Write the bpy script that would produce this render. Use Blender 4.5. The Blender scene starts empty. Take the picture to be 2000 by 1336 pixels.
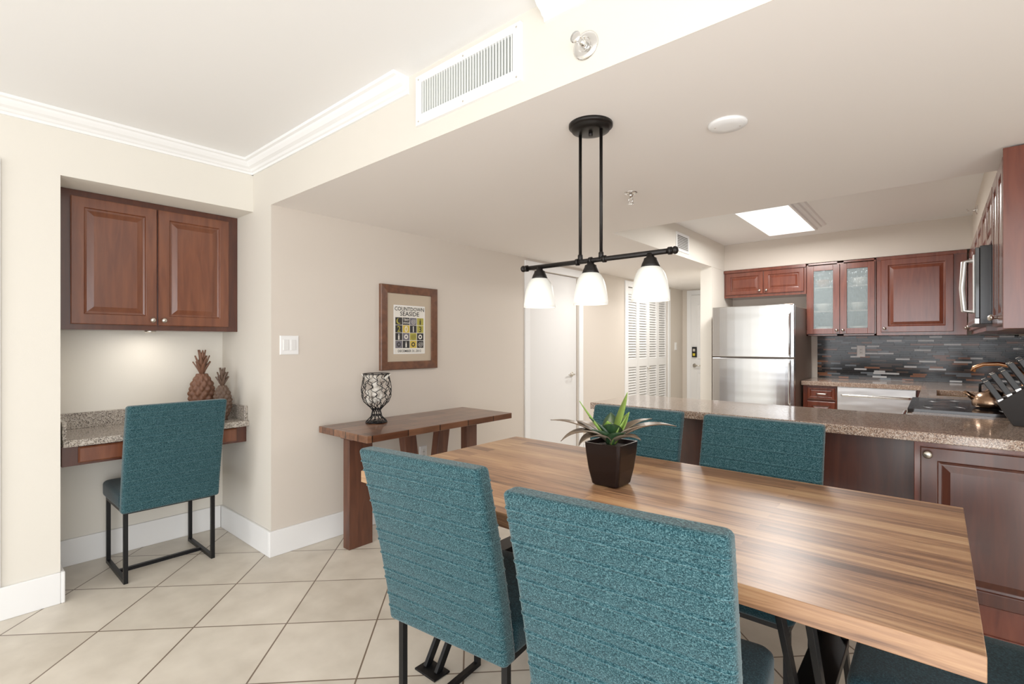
import bpy, bmesh, math, random
from mathutils import Vector, Matrix, Quaternion
random.seed(7)
S = bpy.context.scene
S.view_settings.view_transform = 'Standard'
S.view_settings.look = 'None'
S.view_settings.gamma = 1.13
X_, Y_, Z_ = Vector((1,0,0)), Vector((0,1,0)), Vector((0,0,1))

# ------------------------------------------------------------ materials
def newmat(name):
    m = bpy.data.materials.new(name); m.use_nodes = True
    nt = m.node_tree; b = nt.nodes['Principled BSDF']
    return m, nt, b
def setp(b, **k):
    for n, v in k.items():
        n = n.replace('_', ' ')
        if n in b.inputs: b.inputs[n].default_value = v
def rgb(r, g, b):
    f = lambda c: (c/255/12.92) if c/255 <= .04045 else ((c/255+.055)/1.055)**2.4
    return (f(r), f(g), f(b), 1)
def plain(name, col, rough=.5, metal=0, bump=0, bscale=60, emit=None, estr=0, coat=0, **k):
    m, nt, b = newmat(name)
    setp(b, Base_Color=col, Roughness=rough, Metallic=metal, **k)
    if coat: setp(b, Coat_Weight=coat, Coat_Roughness=.15)
    if emit: setp(b, Emission_Color=emit, Emission_Strength=estr)
    n = nt.nodes.new('ShaderNodeTexNoise'); n.inputs['Scale'].default_value = bscale
    n.inputs['Detail'].default_value = 3
    tc = nt.nodes.new('ShaderNodeTexCoord'); nt.links.new(tc.outputs['Object'], n.inputs['Vector'])
    if bump:
        bp = nt.nodes.new('ShaderNodeBump'); bp.inputs['Strength'].default_value = bump
        bp.inputs['Distance'].default_value = .002
        nt.links.new(n.outputs['Fac'], bp.inputs['Height']); nt.links.new(bp.outputs[0], b.inputs['Normal'])
    return m
def ramp(nt, stops, interp='LINEAR'):
    r = nt.nodes.new('ShaderNodeValToRGB'); r.color_ramp.interpolation = interp
    e = r.color_ramp.elements
    while len(e) < len(stops): e.new(.5)
    for i, (p, c) in enumerate(stops): e[i].position = p; e[i].color = c
    return r
def mapped(nt, scale, coord='Object', loc=(0,0,0)):
    tc = nt.nodes.new('ShaderNodeTexCoord'); mp = nt.nodes.new('ShaderNodeMapping')
    mp.inputs['Scale'].default_value = scale; mp.inputs['Location'].default_value = loc
    nt.links.new(tc.outputs[coord], mp.inputs['Vector']); return mp
def wood(name, c1, c2, scale=(14,14,1.6), rough=.3, coat=.3):
    m, nt, b = newmat(name)
    mp = mapped(nt, scale)
    n = nt.nodes.new('ShaderNodeTexNoise'); n.inputs['Scale'].default_value = 2.2; n.inputs['Detail'].default_value = 6
    n.inputs['Distortion'].default_value = .6
    nt.links.new(mp.outputs[0], n.inputs['Vector'])
    r = ramp(nt, [(.3, c1), (.7, c2)]); nt.links.new(n.outputs['Fac'], r.inputs[0])
    nt.links.new(r.outputs[0], b.inputs['Base Color'])
    setp(b, Roughness=rough, Coat_Weight=coat, Coat_Roughness=.2)
    return m
def mathn(nt, op, a, bb=None, cc=None):
    n = nt.nodes.new('ShaderNodeMath'); n.operation = op
    for i, v in enumerate((a, bb, cc)):
        if v is None: continue
        if isinstance(v, (int, float)): n.inputs[i].default_value = v
        else: nt.links.new(v, n.inputs[i])
    return n.outputs[0]

WALL = plain('wall_paint_beige', rgb(215,205,193), .85, bump=.15, bscale=250)
WALLW = plain('wall_paint_cream', rgb(229,224,213), .85, bump=.15, bscale=250)
WALLW_DIM = plain('wall_paint_cream_dimmed', rgb(220,214,203), .9, bump=.15, bscale=250)  # wall cream, darkened in its colour to offset too-strong light on the beam
CEIL = plain('ceiling_paint', rgb(240,239,237), .9)
SOFF = plain('soffit_paint', rgb(237,231,225), .9)
TRIM = plain('trim_white', rgb(242,242,241), .45)
DOORW = plain('door_white', rgb(232,231,229), .4)
BLACK = plain('black_steel', (.010,.010,.011,1), .42, .6)
BRONZE = plain('oil_rubbed_bronze', (.014,.012,.011,1), .4, .7)
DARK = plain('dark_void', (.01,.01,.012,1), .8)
CHROME = plain('chrome', (.75,.74,.72,1), .15, 1)
NICKEL = plain('brushed_nickel', (.62,.58,.52,1), .3, 1)
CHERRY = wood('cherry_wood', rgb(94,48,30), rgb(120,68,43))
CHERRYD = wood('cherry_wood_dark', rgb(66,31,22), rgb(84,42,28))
CHERRYK = wood('cherry_wood_kitchen', rgb(92,40,27), rgb(117,58,39), rough=.22, coat=.5)
GLASSBLK = plain('black_glass', (.006,.006,.008,1), .06, 0, coat=.5)

def granite(name, cols, sc=260):
    m, nt, b = newmat(name)
    mp = mapped(nt, (1,1,1))
    v = nt.nodes.new('ShaderNodeTexVoronoi'); v.inputs['Scale'].default_value = sc
    nt.links.new(mp.outputs[0], v.inputs['Vector'])
    sp = nt.nodes.new('ShaderNodeSeparateColor'); nt.links.new(v.outputs['Color'], sp.inputs[0])
    r = ramp(nt, [(i/len(cols), c) for i, c in enumerate(cols)], 'CONSTANT')
    nt.links.new(sp.outputs[0], r.inputs[0])
    nt.links.new(r.outputs[0], b.inputs['Base Color'])
    setp(b, Roughness=.12, Coat_Weight=.3, Coat_Roughness=.05)
    return m
GRAN = granite('granite_rose', [rgb(168,141,122), rgb(142,113,95), rgb(186,166,150), rgb(98,78,68), rgb(155,130,112), rgb(202,187,172)], 300)
GRAN2 = granite('granite_grey', [rgb(180,170,158), rgb(137,128,118), rgb(198,190,180), rgb(96,88,82), rgb(184,174,162), rgb(154,144,134)], 260)

def floor_mat():
    m, nt, b = newmat('floor_tile')
    g = nt.nodes.new('ShaderNodeNewGeometry'); s = nt.nodes.new('ShaderNodeSeparateXYZ')
    nt.links.new(g.outputs['Position'], s.inputs[0])
    T = .412
    a = mathn(nt, 'ADD', s.outputs[0], s.outputs[1]); d = mathn(nt, 'SUBTRACT', s.outputs[0], s.outputs[1])
    a = mathn(nt, 'MULTIPLY', a, .70711/T); a = mathn(nt, 'ADD', a, .863/T+20)
    d = mathn(nt, 'MULTIPLY', d, .70711/T); d = mathn(nt, 'ADD', d, 2.376/T+20)
    fa = mathn(nt, 'ABSOLUTE', mathn(nt, 'SUBTRACT', mathn(nt, 'FRACT', a), .5))
    fd = mathn(nt, 'ABSOLUTE', mathn(nt, 'SUBTRACT', mathn(nt, 'FRACT', d), .5))
    mx = mathn(nt, 'MAXIMUM', fa, fd)
    gr = mathn(nt, 'GREATER_THAN', mx, .5-.0085)
    cb = nt.nodes.new('ShaderNodeCombineXYZ')
    nt.links.new(mathn(nt, 'FLOOR', a), cb.inputs[0]); nt.links.new(mathn(nt, 'FLOOR', d), cb.inputs[1])
    wn = nt.nodes.new('ShaderNodeTexWhiteNoise'); nt.links.new(cb.outputs[0], wn.inputs['Vector'])
    no = nt.nodes.new('ShaderNodeTexNoise'); no.inputs['Scale'].default_value = 7; no.inputs['Detail'].default_value = 8
    nt.links.new(g.outputs['Position'], no.inputs['Vector'])
    f = mathn(nt, 'ADD', mathn(nt, 'MULTIPLY', wn.outputs['Value'], .25), mathn(nt, 'MULTIPLY', no.outputs['Fac'], .75))
    r = ramp(nt, [(.25, rgb(198,188,172)), (.8, rgb(230,221,206))]); nt.links.new(f, r.inputs[0])
    mix = nt.nodes.new('ShaderNodeMix'); mix.data_type = 'RGBA'
    nt.links.new(gr, mix.inputs['Factor']); nt.links.new(r.outputs[0], mix.inputs[6])
    mix.inputs[7].default_value = rgb(118,101,84)
    nt.links.new(mix.outputs[2], b.inputs['Base Color'])
    bp = nt.nodes.new('ShaderNodeBump'); bp.inputs['Strength'].default_value = .5; bp.inputs['Distance'].default_value = .003
    nt.links.new(mathn(nt, 'SUBTRACT', 1, gr), bp.inputs['Height']); nt.links.new(bp.outputs[0], b.inputs['Normal'])
    setp(b, Roughness=.38)
    return m
FLOOR = floor_mat()

def backsplash_mat():
    m, nt, b = newmat('mosaic_backsplash')
    g = nt.nodes.new('ShaderNodeNewGeometry'); s = nt.nodes.new('ShaderNodeSeparateXYZ')
    nt.links.new(g.outputs['Position'], s.inputs[0])
    zr = mathn(nt, 'DIVIDE', s.outputs[2], .0185)
    row = mathn(nt, 'FLOOR', zr)
    w1 = nt.nodes.new('ShaderNodeTexWhiteNoise'); w1.noise_dimensions = '1D'; nt.links.new(row, w1.inputs['W'])
    u = mathn(nt, 'ADD', s.outputs[0], s.outputs[1])
    wd = mathn(nt, 'ADD', mathn(nt, 'MULTIPLY', w1.outputs['Value'], 4.5), 7.5)
    u = mathn(nt, 'ADD', mathn(nt, 'MULTIPLY', u, wd), mathn(nt, 'MULTIPLY', w1.outputs['Value'], 37.0))
    u = mathn(nt, 'ADD', u, 60.0)
    col = mathn(nt, 'FLOOR', u)
    cb = nt.nodes.new('ShaderNodeCombineXYZ'); nt.links.new(row, cb.inputs[0]); nt.links.new(col, cb.inputs[1])
    w2 = nt.nodes.new('ShaderNodeTexWhiteNoise'); nt.links.new(cb.outputs[0], w2.inputs['Vector'])
    r = ramp(nt, [(0, rgb(14,14,16)), (.16, rgb(68,54,47)), (.30, rgb(28,31,36)), (.43, rgb(124,78,52)), (.53, rgb(20,18,18)),
                  (.64, rgb(96,102,108)), (.74, rgb(16,14,15)), (.83, rgb(190,191,192)), (.93, rgb(52,38,32))], 'CONSTANT')
    nt.links.new(w2.outputs['Value'], r.inputs[0])
    fz = mathn(nt, 'FRACT', zr); fu = mathn(nt, 'FRACT', u)
    mo = mathn(nt, 'MAXIMUM', mathn(nt, 'GREATER_THAN', fz, .91), mathn(nt, 'GREATER_THAN', fu, .985))
    mix = nt.nodes.new('ShaderNodeMix'); mix.data_type = 'RGBA'
    nt.links.new(mo, mix.inputs['Factor']); nt.links.new(r.outputs[0], mix.inputs[6]); mix.inputs[7].default_value = rgb(60,56,54)
    nt.links.new(mix.outputs[2], b.inputs['Base Color'])
    nt.links.new(mathn(nt, 'ADD', mathn(nt, 'MULTIPLY', mo, .5), .12), b.inputs['Roughness'])
    setp(b, Specular_IOR_Level=.3)
    return m
SPLASH = backsplash_mat()

def table_mat():
    m, nt, b = newmat('walnut_butcher_block')
    mp = mapped(nt, (1,1,1), loc=(3,3,0))
    br = nt.nodes.new('ShaderNodeTexBrick'); nt.links.new(mp.outputs[0], br.inputs['Vector'])
    br.inputs['Scale'].default_value = 1; br.inputs['Brick Width'].default_value = 1.3; br.inputs['Row Height'].default_value = .064
    br.inputs['Mortar Size'].default_value = 0; br.inputs['Color1'].default_value = (0,0,0,1); br.inputs['Color2'].default_value = (1,1,1,1)
    br.offset = .41; br.offset_frequency = 2
    ad = nt.nodes.new('ShaderNodeVectorMath'); ad.operation = 'ADD'
    cb = nt.nodes.new('ShaderNodeCombineXYZ'); nt.links.new(mathn(nt, 'MULTIPLY', br.outputs['Color'], 9.0), cb.inputs[0])
    nt.links.new(mathn(nt, 'MULTIPLY', br.outputs['Color'], 5.0), cb.inputs[1])
    tc = nt.nodes.new('ShaderNodeTexCoord'); nt.links.new(tc.outputs['Object'], ad.inputs[0]); nt.links.new(cb.outputs[0], ad.inputs[1])
    mp2 = nt.nodes.new('ShaderNodeMapping'); mp2.inputs['Scale'].default_value = (1.3,22,22); nt.links.new(ad.outputs[0], mp2.inputs['Vector'])
    n = nt.nodes.new('ShaderNodeTexNoise'); n.inputs['Scale'].default_value = 1.3
    n.inputs['Detail'].default_value = 9; n.inputs['Distortion'].default_value = 1.8; n.inputs['Roughness'].default_value = .64
    nt.links.new(mp2.outputs[0], n.inputs['Vector'])
    f = mathn(nt, 'ADD', mathn(nt, 'MULTIPLY', br.outputs['Color'], .50), mathn(nt, 'SUBTRACT', mathn(nt, 'MULTIPLY', n.outputs['Fac'], 1.5), .49))
    r = ramp(nt, [(.05, rgb(72,46,32)), (.28, rgb(118,83,59)), (.52, rgb(156,115,82)), (.76, rgb(178,139,101)), (1, rgb(196,160,121))])
    nt.links.new(f, r.inputs[0]); nt.links.new(r.outputs[0], b.inputs['Base Color'])
    setp(b, Roughness=.36, Coat_Weight=.08, Coat_Roughness=.25)
    return m
TABLE = table_mat()

def console_mat():
    m, nt, b = newmat('distressed_dark_oak')
    mp = mapped(nt, (1,1,1), loc=(5.05,3.0,0))
    mp.inputs['Rotation'].default_value = (0,0,math.radians(90))
    br = nt.nodes.new('ShaderNodeTexBrick'); nt.links.new(mp.outputs[0], br.inputs['Vector'])
    br.inputs['Scale'].default_value = 1; br.inputs['Brick Width'].default_value = .26; br.inputs['Row Height'].default_value = .135
    br.inputs['Mortar Size'].default_value = .004; br.inputs['Color1'].default_value = rgb(96,56,37); br.inputs['Color2'].default_value = rgb(142,98,72)
    br.inputs['Mortar'].default_value = rgb(30,18,12)
    mp2 = mapped(nt, (25,2,12)); n = nt.nodes.new('ShaderNodeTexNoise'); n.inputs['Scale'].default_value = 2; n.inputs['Detail'].default_value = 6
    nt.links.new(mp2.outputs[0], n.inputs['Vector'])
    r = ramp(nt, [(.3, (.45,.45,.45,1)), (.7, (1.1,1.1,1.1,1))]); nt.links.new(n.outputs['Fac'], r.inputs[0])
    mix = nt.nodes.new('ShaderNodeMix'); mix.data_type = 'RGBA'; mix.blend_type = 'MULTIPLY'; mix.inputs['Factor'].default_value = 1
    nt.links.new(br.outputs['Color'], mix.inputs[6]); nt.links.new(r.outputs[0], mix.inputs[7])
    nt.links.new(mix.outputs[2], b.inputs['Base Color']); setp(b, Roughness=.28, Coat_Weight=.2)
    return m
CONS = console_mat()
CONSL = wood('dark_oak_leg', rgb(70,38,26), rgb(102,60,41), (12,12,1.2), .45, .1)

def fabric(name, c1, c2, c3, sheen=.25):
    m, nt, b = newmat(name)
    fs = []
    for sc in ((900,900,210),(210,210,900)):
        mp = mapped(nt, sc); n = nt.nodes.new('ShaderNodeTexNoise'); n.inputs['Scale'].default_value = 1; n.inputs['Detail'].default_value = 1
        nt.links.new(mp.outputs[0], n.inputs['Vector']); fs.append(n.outputs['Fac'])
    f = mathn(nt, 'MULTIPLY', mathn(nt, 'ADD', fs[0], fs[1]), .5)
    r = ramp(nt, [(.36, c1), (.5, c2), (.66, c3)]); nt.links.new(f, r.inputs[0]); nt.links.new(r.outputs[0], b.inputs['Base Color'])
    bp = nt.nodes.new('ShaderNodeBump'); bp.inputs['Strength'].default_value = .2; bp.inputs['Distance'].default_value = .001
    nt.links.new(f, bp.inputs['Height']); nt.links.new(bp.outputs[0], b.inputs['Normal'])
    setp(b, Roughness=.95, Sheen_Weight=sheen, Sheen_Roughness=.45, Sheen_Tint=(.85,.88,.88,1), Specular_IOR_Level=.15)
    return m
TEAL = fabric('teal_fabric', rgb(4,24,30), rgb(26,64,72), rgb(92,126,131))
TEALR = fabric('teal_fabric_lit_ridge', rgb(14,40,47), rgb(44,86,94), rgb(106,140,144))  # paler teal copy: light catching the ridges is put into the colour
TEALD = fabric('teal_fabric_seat', rgb(6,22,28), rgb(16,44,52), rgb(48,76,84), .2)

def steel(name, col, rough=.25, bs=(3,3,14)):
    m, nt, b = newmat(name)
    mp = mapped(nt, bs); n = nt.nodes.new('ShaderNodeTexNoise'); n.inputs['Scale'].default_value = 1; n.inputs['Detail'].default_value = 1
    nt.links.new(mp.outputs[0], n.inputs['Vector'])
    bp = nt.nodes.new('ShaderNodeBump'); bp.inputs['Strength'].default_value = .35; bp.inputs['Distance'].default_value = .01
    nt.links.new(n.outputs['Fac'], bp.inputs['Height']); nt.links.new(bp.outputs[0], b.inputs['Normal'])
    setp(b, Base_Color=col, Metallic=1, Roughness=rough)
    return m
STEEL = steel('stainless_steel', (.66,.67,.68,1), .2, (1.2,1.2,7))
STEELL = steel('dishwasher_steel', (.82,.82,.82,1), .35)
FRSIDE = plain('fridge_side', rgb(124,110,100), .4, .2)

# ------------------------------------------------------------ mesh builder
class MB:
    def __init__(s, name): s.name = name; s.bm = bmesh.new(); s.mats = []
    def mi(s, m):
        if m not in s.mats: s.mats.append(m)
        return s.mats.index(m)
    def f(s, vs, m, smooth=False):
        try:
            fc = s.bm.faces.new(vs)
        except ValueError: return
        fc.material_index = s.mi(m); fc.smooth = smooth
    def v(s, p): return s.bm.verts.new(p)
    def loft(s, rings, m, cap0=True, cap1=True, smooth=False, closed=True):
        R = [[s.v(p) for p in r] for r in rings]; n = len(R[0])
        for q, (a, b) in enumerate(zip(R, R[1:])):
            mm = m[q] if isinstance(m, list) else m
            for i in range(n if closed else n-1):
                j = (i+1) % n; s.f([a[i], a[j], b[j], b[i]], mm, smooth)
        m0 = m[0] if isinstance(m, list) else m
        if cap0: s.f(R[0][::-1], m0, False)
        if cap1: s.f(R[-1], m0, False)
    def box(s, x0, x1, y0, y1, z0, z1, m):
        s.loft([[(x0,y0,z),(x1,y0,z),(x1,y1,z),(x0,y1,z)] for z in (z0,z1)], m)
    def bar(s, p0, p1, w, h, m, up=Z_):
        p0, p1 = Vector(p0), Vector(p1); d = (p1-p0).normalized(); a = d.cross(up)
        if a.length < 1e-4: a = d.cross(X_)
        a.normalize(); b = a.cross(d).normalized()
        s.loft([[p+a*w/2+b*h/2, p-a*w/2+b*h/2, p-a*w/2-b*h/2, p+a*w/2-b*h/2] for p in (p0,p1)], m)
    def tube(s, pts, r, m, n=8, closed=False):
        pts = [Vector(p) for p in pts]; N = len(pts); rings = []
        q = None
        for i, p in enumerate(pts):
            if closed: t = pts[(i+1) % N]-pts[i-1]
            else: t = pts[min(i+1,N-1)]-pts[max(i-1,0)]
            t.normalize()
            if q is None:
                a = t.cross(Z_) if abs(t.z) < .9 else t.cross(X_)
            else: a = q-t*q.dot(t)
            a.normalize(); q = a; b = t.cross(a)
            rr = r[i] if isinstance(r, (list,tuple)) else r
            rings.append([p+(a*math.cos(k*2*math.pi/n)+b*math.sin(k*2*math.pi/n))*rr for k in range(n)])
        if closed: rings.append(rings[0])
        s.loft(rings, m, not closed, not closed, True)
    def lathe(s, prof, c, m, n=32, axis=Z_, smooth=True, cap=True):
        q = Z_.rotation_difference(Vector(axis)); c = Vector(c)
        rings = [[c+q@Vector((max(r,1e-4)*math.cos(k*2*math.pi/n), max(r,1e-4)*math.sin(k*2*math.pi/n), z)) for k in range(n)] for r, z in prof]
        s.loft(rings, m, cap, cap, smooth)
    def ball(s, c, r, m, sc=(1,1,1), n=16):
        c = Vector(c); rings = []
        for i in range(n//2+1):
            a = -math.pi/2+math.pi*i/(n//2)
            rings.append([c+Vector((sc[0]*r*max(math.cos(a),.001)*math.cos(k*2*math.pi/n), sc[1]*r*max(math.cos(a),.001)*math.sin(k*2*math.pi/n), sc[2]*r*math.sin(a))) for k in range(n)])
        s.loft(rings, m, True, True, True)
    def rect(s, o, U, V, N, w, h, rings, m, mc=None):
        o = Vector(o); RR = []
        for ins, d in rings:
            RR.append([o+U*ins+V*ins+N*d, o+U*(w-ins)+V*ins+N*d, o+U*(w-ins)+V*(h-ins)+N*d, o+U*ins+V*(h-ins)+N*d])
        s.loft(RR, m, True, mc is None)
        if mc is not None: s.f([s.v(p) for p in RR[-1]], mc)
    def door(s, o, U, V, N, w, h, m, mp=None, k=1.0, fr=.056):
        mp = mp or m
        s.rect(o, U, V, N, w, h, [(0,0),(0,.016),(.004,.020),(fr*k,.020),(fr*k+.004,.012),(fr*k+.012,.010)], m, m)
        i = fr*k+.012; o2 = Vector(o)+U*i+V*i
        s.rect(o2, U, V, N, w-2*i, h-2*i, [(0,.010),(.004,.0105),(.03*k,.019)], mp)
    def knob(s, p, N, m, r=.015):
        s.lathe([(.006,0),(.006,.012),(r,.018),(r,.024),(r*.6,.03),(0,.031)], p, m, 16, N)
    def text(s, t, size, o, U, V, N, m, align='CENTER', off=.001, sx=1):
        cu = bpy.data.curves.new('t', 'FONT'); cu.body = t; cu.size = size; cu.align_x = align; cu.resolution_u = 2; cu.offset = size*.012
        ob = bpy.data.objects.new('t', cu); S.collection.objects.link(ob)
        dg = bpy.context.evaluated_depsgraph_get(); me = bpy.data.meshes.new_from_object(ob.evaluated_get(dg))
        o = Vector(o); vs = [s.v(o+U*(v.co.x*sx)+V*v.co.y+N*off) for v in me.vertices]
        for p in me.polygons: s.f([vs[i] for i in p.vertices], m)
        bpy.data.objects.remove(ob); bpy.data.curves.remove(cu); bpy.data.meshes.remove(me)
    def mesh(s):
        bmesh.ops.recalc_face_normals(s.bm, faces=s.bm.faces[:])
        me = bpy.data.meshes.new(s.name); s.bm.to_mesh(me); s.bm.free()
        for m in s.mats: me.materials.append(m)
        return me
    def done(s, bevel=0, seg=2, loc=(0,0,0), rz=0):
        return place(s.name, s.mesh(), bevel, seg, loc, rz)
def place(name, me, bevel=0, seg=2, loc=(0,0,0), rz=0):
    ob = bpy.data.objects.new(name, me); S.collection.objects.link(ob)
    ob.location = loc; ob.rotation_euler = (0,0,rz)
    if bevel:
        b = ob.modifiers.new('b', 'BEVEL'); b.width = bevel; b.segments = seg; b.limit_method = 'ANGLE'; b.angle_limit = math.radians(50)
    return ob

# ------------------------------------------------------------ room shell
ZS, ZC, ZK = 2.142, 2.45, 2.44
XN, XB, XD, YB = -3.338, -3.856, -3.08, 1.345
YW = -5.0
def one(name, boxes, m, bevel=0):
    mb = MB(name)
    for b in boxes: mb.box(*b[:6], b[6] if len(b) > 6 else m)
    return mb.done(bevel)
one('floor', [(-4.0,1.8,YW-.1,8.0,-.1,0)], FLOOR)
one('wall_left', [(-4,XN,YW,.42,0,ZC),(-4,XN,.42,YB,ZS,ZC),(-4,XB,.42,YB,0,ZS)], WALLW)
DY0, DY1, LY0, LY1 = 3.86, 4.76, 5.92, 7.20
one('wall_dining', [(-4,XD,YB,DY0,0,ZS),(-4,XD-.12,DY0,DY1,0,ZS),(XD-.12,XD,DY0,DY1,2.04,ZS),(-4,XD,DY1,LY0,0,ZS),
     (-4,XD-.1,LY0,LY1,0,ZS),(XD-.1,XD,LY0,LY1,2.04,ZS),(-4,XD,LY1,7.78,0,ZS)], WALL)
one('wall_column', [(XB,XD,YB-.002,YB,0,ZS)], WALLW_DIM)
one('wall_hall_end', [(-4,-1.0,7.78,8,0,ZS)], WALL)
one('wall_fridge_side', [(-2.013,-1.89,5.6,7.78,0,ZS)], WALLW)
one('wall_kitchen_back', [(-1.89,.7,6.35,6.5,0,ZS)], WALL)
one('wall_kitchen_right', [(.56,.7,2.90,6.35,0,ZS),(.7,1.7,2.90,3.02,0,ZS)], WALL)
one('wall_right', [(1.7,1.8,YW,-2.6,0,ZC),(1.7,1.8,.8,3.02,0,ZC),(1.7,1.8,-2.6,.8,2.15,ZC)], WALLW)  # opening out of view, cut for the added side light
one('wall_back', [(-4,-3.2,YW-.1,YW,0,ZC),(1.6,1.8,YW-.1,YW,0,ZC),(-3.2,1.6,YW-.1,YW,2.3,ZC)], WALLW)
one('ceiling', [(-4,1.8,YW-.1,YB,ZC,2.6)], CEIL)
one('ceiling_kitchen', [(-1.89,.24,3.383,6.03,ZK,2.6)], CEIL)
mb = MB('ceiling_soffit')
mb.box(-4,1.8,YB,3.383,ZS,2.6,SOFF); mb.box(-4,-1.89,3.383,8,ZS,2.6,SOFF)
mb.box(-1.89,.9,6.03,6.5,ZS,2.6,WALL); mb.box(.24,1.8,3.383,6.03,ZS,2.6,WALL)
mb.done()
one('wall_beam_face', [(XN,1.7,YB-.002,YB,ZS,ZC)], WALLW_DIM)
one('wall_kitchen_recess', [(-1.89,-1.888,3.383,6.03,ZS,ZK)], WALLW)
mb = MB('window_1')
for x in (-3.2,-1.63,-.06,1.54): mb.box(x,x+.06,YW-.08,YW-.02,0,2.3,TRIM)
mb.box(-3.2,1.6,YW-.08,YW-.02,2.24,2.3,TRIM); mb.box(-3.2,1.6,YW-.08,YW-.02,0,.06,TRIM)
mb.done(.004)
mb = MB('added_side_window')  # unseen window, added to bring in light from the right
for y in (-2.6,-.93,.74): mb.box(1.72,1.78,y,y+.06,0,2.15,TRIM)
mb.box(1.72,1.78,-2.6,.8,2.09,2.15,TRIM); mb.box(1.72,1.78,-2.6,.8,0,.06,TRIM)
mb.done(.004)

H = .155
one('baseboard_left', [(XN,XN+.018,YW,.42,0,H),(XB,XN+.018,.42,.436,0,H),(XB,XB+.016,.436,YB-.018,0,H)], TRIM, .004)
one('baseboard_dining', [(XB+.016,XD,YB-.018,YB-.002,0,H),(XD,XD+.018,YB-.018,DY0-.085,0,H),(XD,XD+.018,DY1+.085,LY0-.085,0,H)], TRIM, .004)
mb = MB('trim_1'); mb.box(XN,XN+.016,.12,.21,H,2.165,TRIM); mb.box(XN,XN+.016,-1.0,.12,2.075,2.165,TRIM); mb.box(XN,XN+.008,-1.0,.12,H,2.075,DOORW); mb.done(.003)
prof = [(0,0),(.010,0),(.012,.012),(.022,.016),(.030,.026),(.048,.034),(.060,.048),(.066,.058),(.080,.062),(.082,.075),(0,.075)]
mb = MB('trim_crown')
mb.loft([[(XN+d, y, ZC-.075+z) for d, z in prof] for y in (YW,YB-.002)], TRIM)
mb.loft([[(x, YB-.002-d, ZC-.075+z) for d, z in prof] for x in (XN,-1.734)], TRIM)
mb.loft([[(x, YB-.002-d, ZC-.075+z) for d, z in prof] for x in (-1.0,1.7)], TRIM)
mb.done()
def casing(name, plane, a0, a1, zt, wd=.075):
    mb = MB(name)
    if plane == 'X':
        mb.box(XD,XD+.016,a0-wd,a0,0,zt+wd,TRIM); mb.box(XD,XD+.016,a1,a1+wd,0,zt+wd,TRIM); mb.box(XD,XD+.016,a0,a1,zt,zt+wd,TRIM)
    else:
        mb.box(a0-wd,a0,7.764,7.78,0,zt+wd,TRIM); mb.box(a1,a1+wd,7.764,7.78,0,zt+wd,TRIM); mb.box(a0,a1,7.764,7.78,zt,zt+wd,TRIM)
    mb.done(.003)
casing('trim_2', 'X', DY0, DY1, 2.04); casing('trim_3', 'X', LY0, LY1, 2.04); casing('trim_4', 'Y', -2.93, -2.10, 2.05)
mb = MB('door_1')
mb.box(XD-.07,XD-.03,DY0+.005,DY1-.005,.006,2.035,DOORW)
yl = DY1-.10
mb.lathe([(.028,0),(.028,.008),(.012,.012),(.010,.045)], (XD-.03,yl,.95), NICKEL, 20, X_)
mb.tube([(XD+.012,yl,.95),(XD+.014,yl-.05,.955),(XD+.012,yl-.11,.948)], .009, NICKEL)
mb.done(.002)
mb = MB('door_2')
mb.box(-2.925,-2.105,7.735,7.763,.006,2.045,DOORW)
for z0, z1 in ((.2,.85),(1.05,1.9)):
    for x0 in (-2.83,-2.47): mb.rect((x0,7.735,z0), X_, Z_, -Y_, .28, z1-z0, [(0,0),(.006,.008),(.02,.008),(.03,.002),(.06,.004)], DOORW)
mb.box(-2.90,-2.835,7.70,7.735,1.08,1.24,BLACK); mb.box(-2.885,-2.85,7.695,7.70,1.10,1.14,plain('lock_label',rgb(210,190,40),.5))
mb.box(-2.885,-2.85,7.697,7.70,1.17,1.21,NICKEL)
mb.lathe([(.03,0),(.03,.01),(.012,.015),(.012,.05)], (-2.87,7.735,.95), NICKEL, 16, -Y_)
mb.tube([(-2.87,7.68,.95),(-2.75,7.68,.95)], .010, NICKEL)
mb.done()
mb = MB('louvered_bifold_door')
w = (LY1-LY0-.02)/4
for i in range(4):
    y0 = LY0+.01+i*w; y1 = y0+w-.004; xa, xb = XD-.045, XD-.008
    mb.box(xa,xb,y0,y0+.04,.01,2.03,DOORW); mb.box(xa,xb,y1-.04,y1,.01,2.03,DOORW)
    for z0, z1 in ((.01,.14),(.98,1.08),(1.95,2.03)): mb.box(xa,xb,y0+.04,y1-.04,z0,z1,DOORW)
    mb.box(xa,xa+.004,y0+.04,y1-.04,.14,1.95,DOORW)
    for z0, z1 in ((.14,.98),(1.08,1.95)):
        n = int((z1-z0)/.034)
        for k in range(n):
            z = z0+(k+.5)*(z1-z0)/n
            mb.bar((XD-.026,y0+.04,z),(XD-.026,y1-.04,z), .038, .005, DOORW, up=Vector((.80,0,.60)))
    if i in (1,2): mb.knob((XD-.008, (y1-.02) if i == 1 else (y0+.02), .95), X_, NICKEL)
mb.done()

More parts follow.
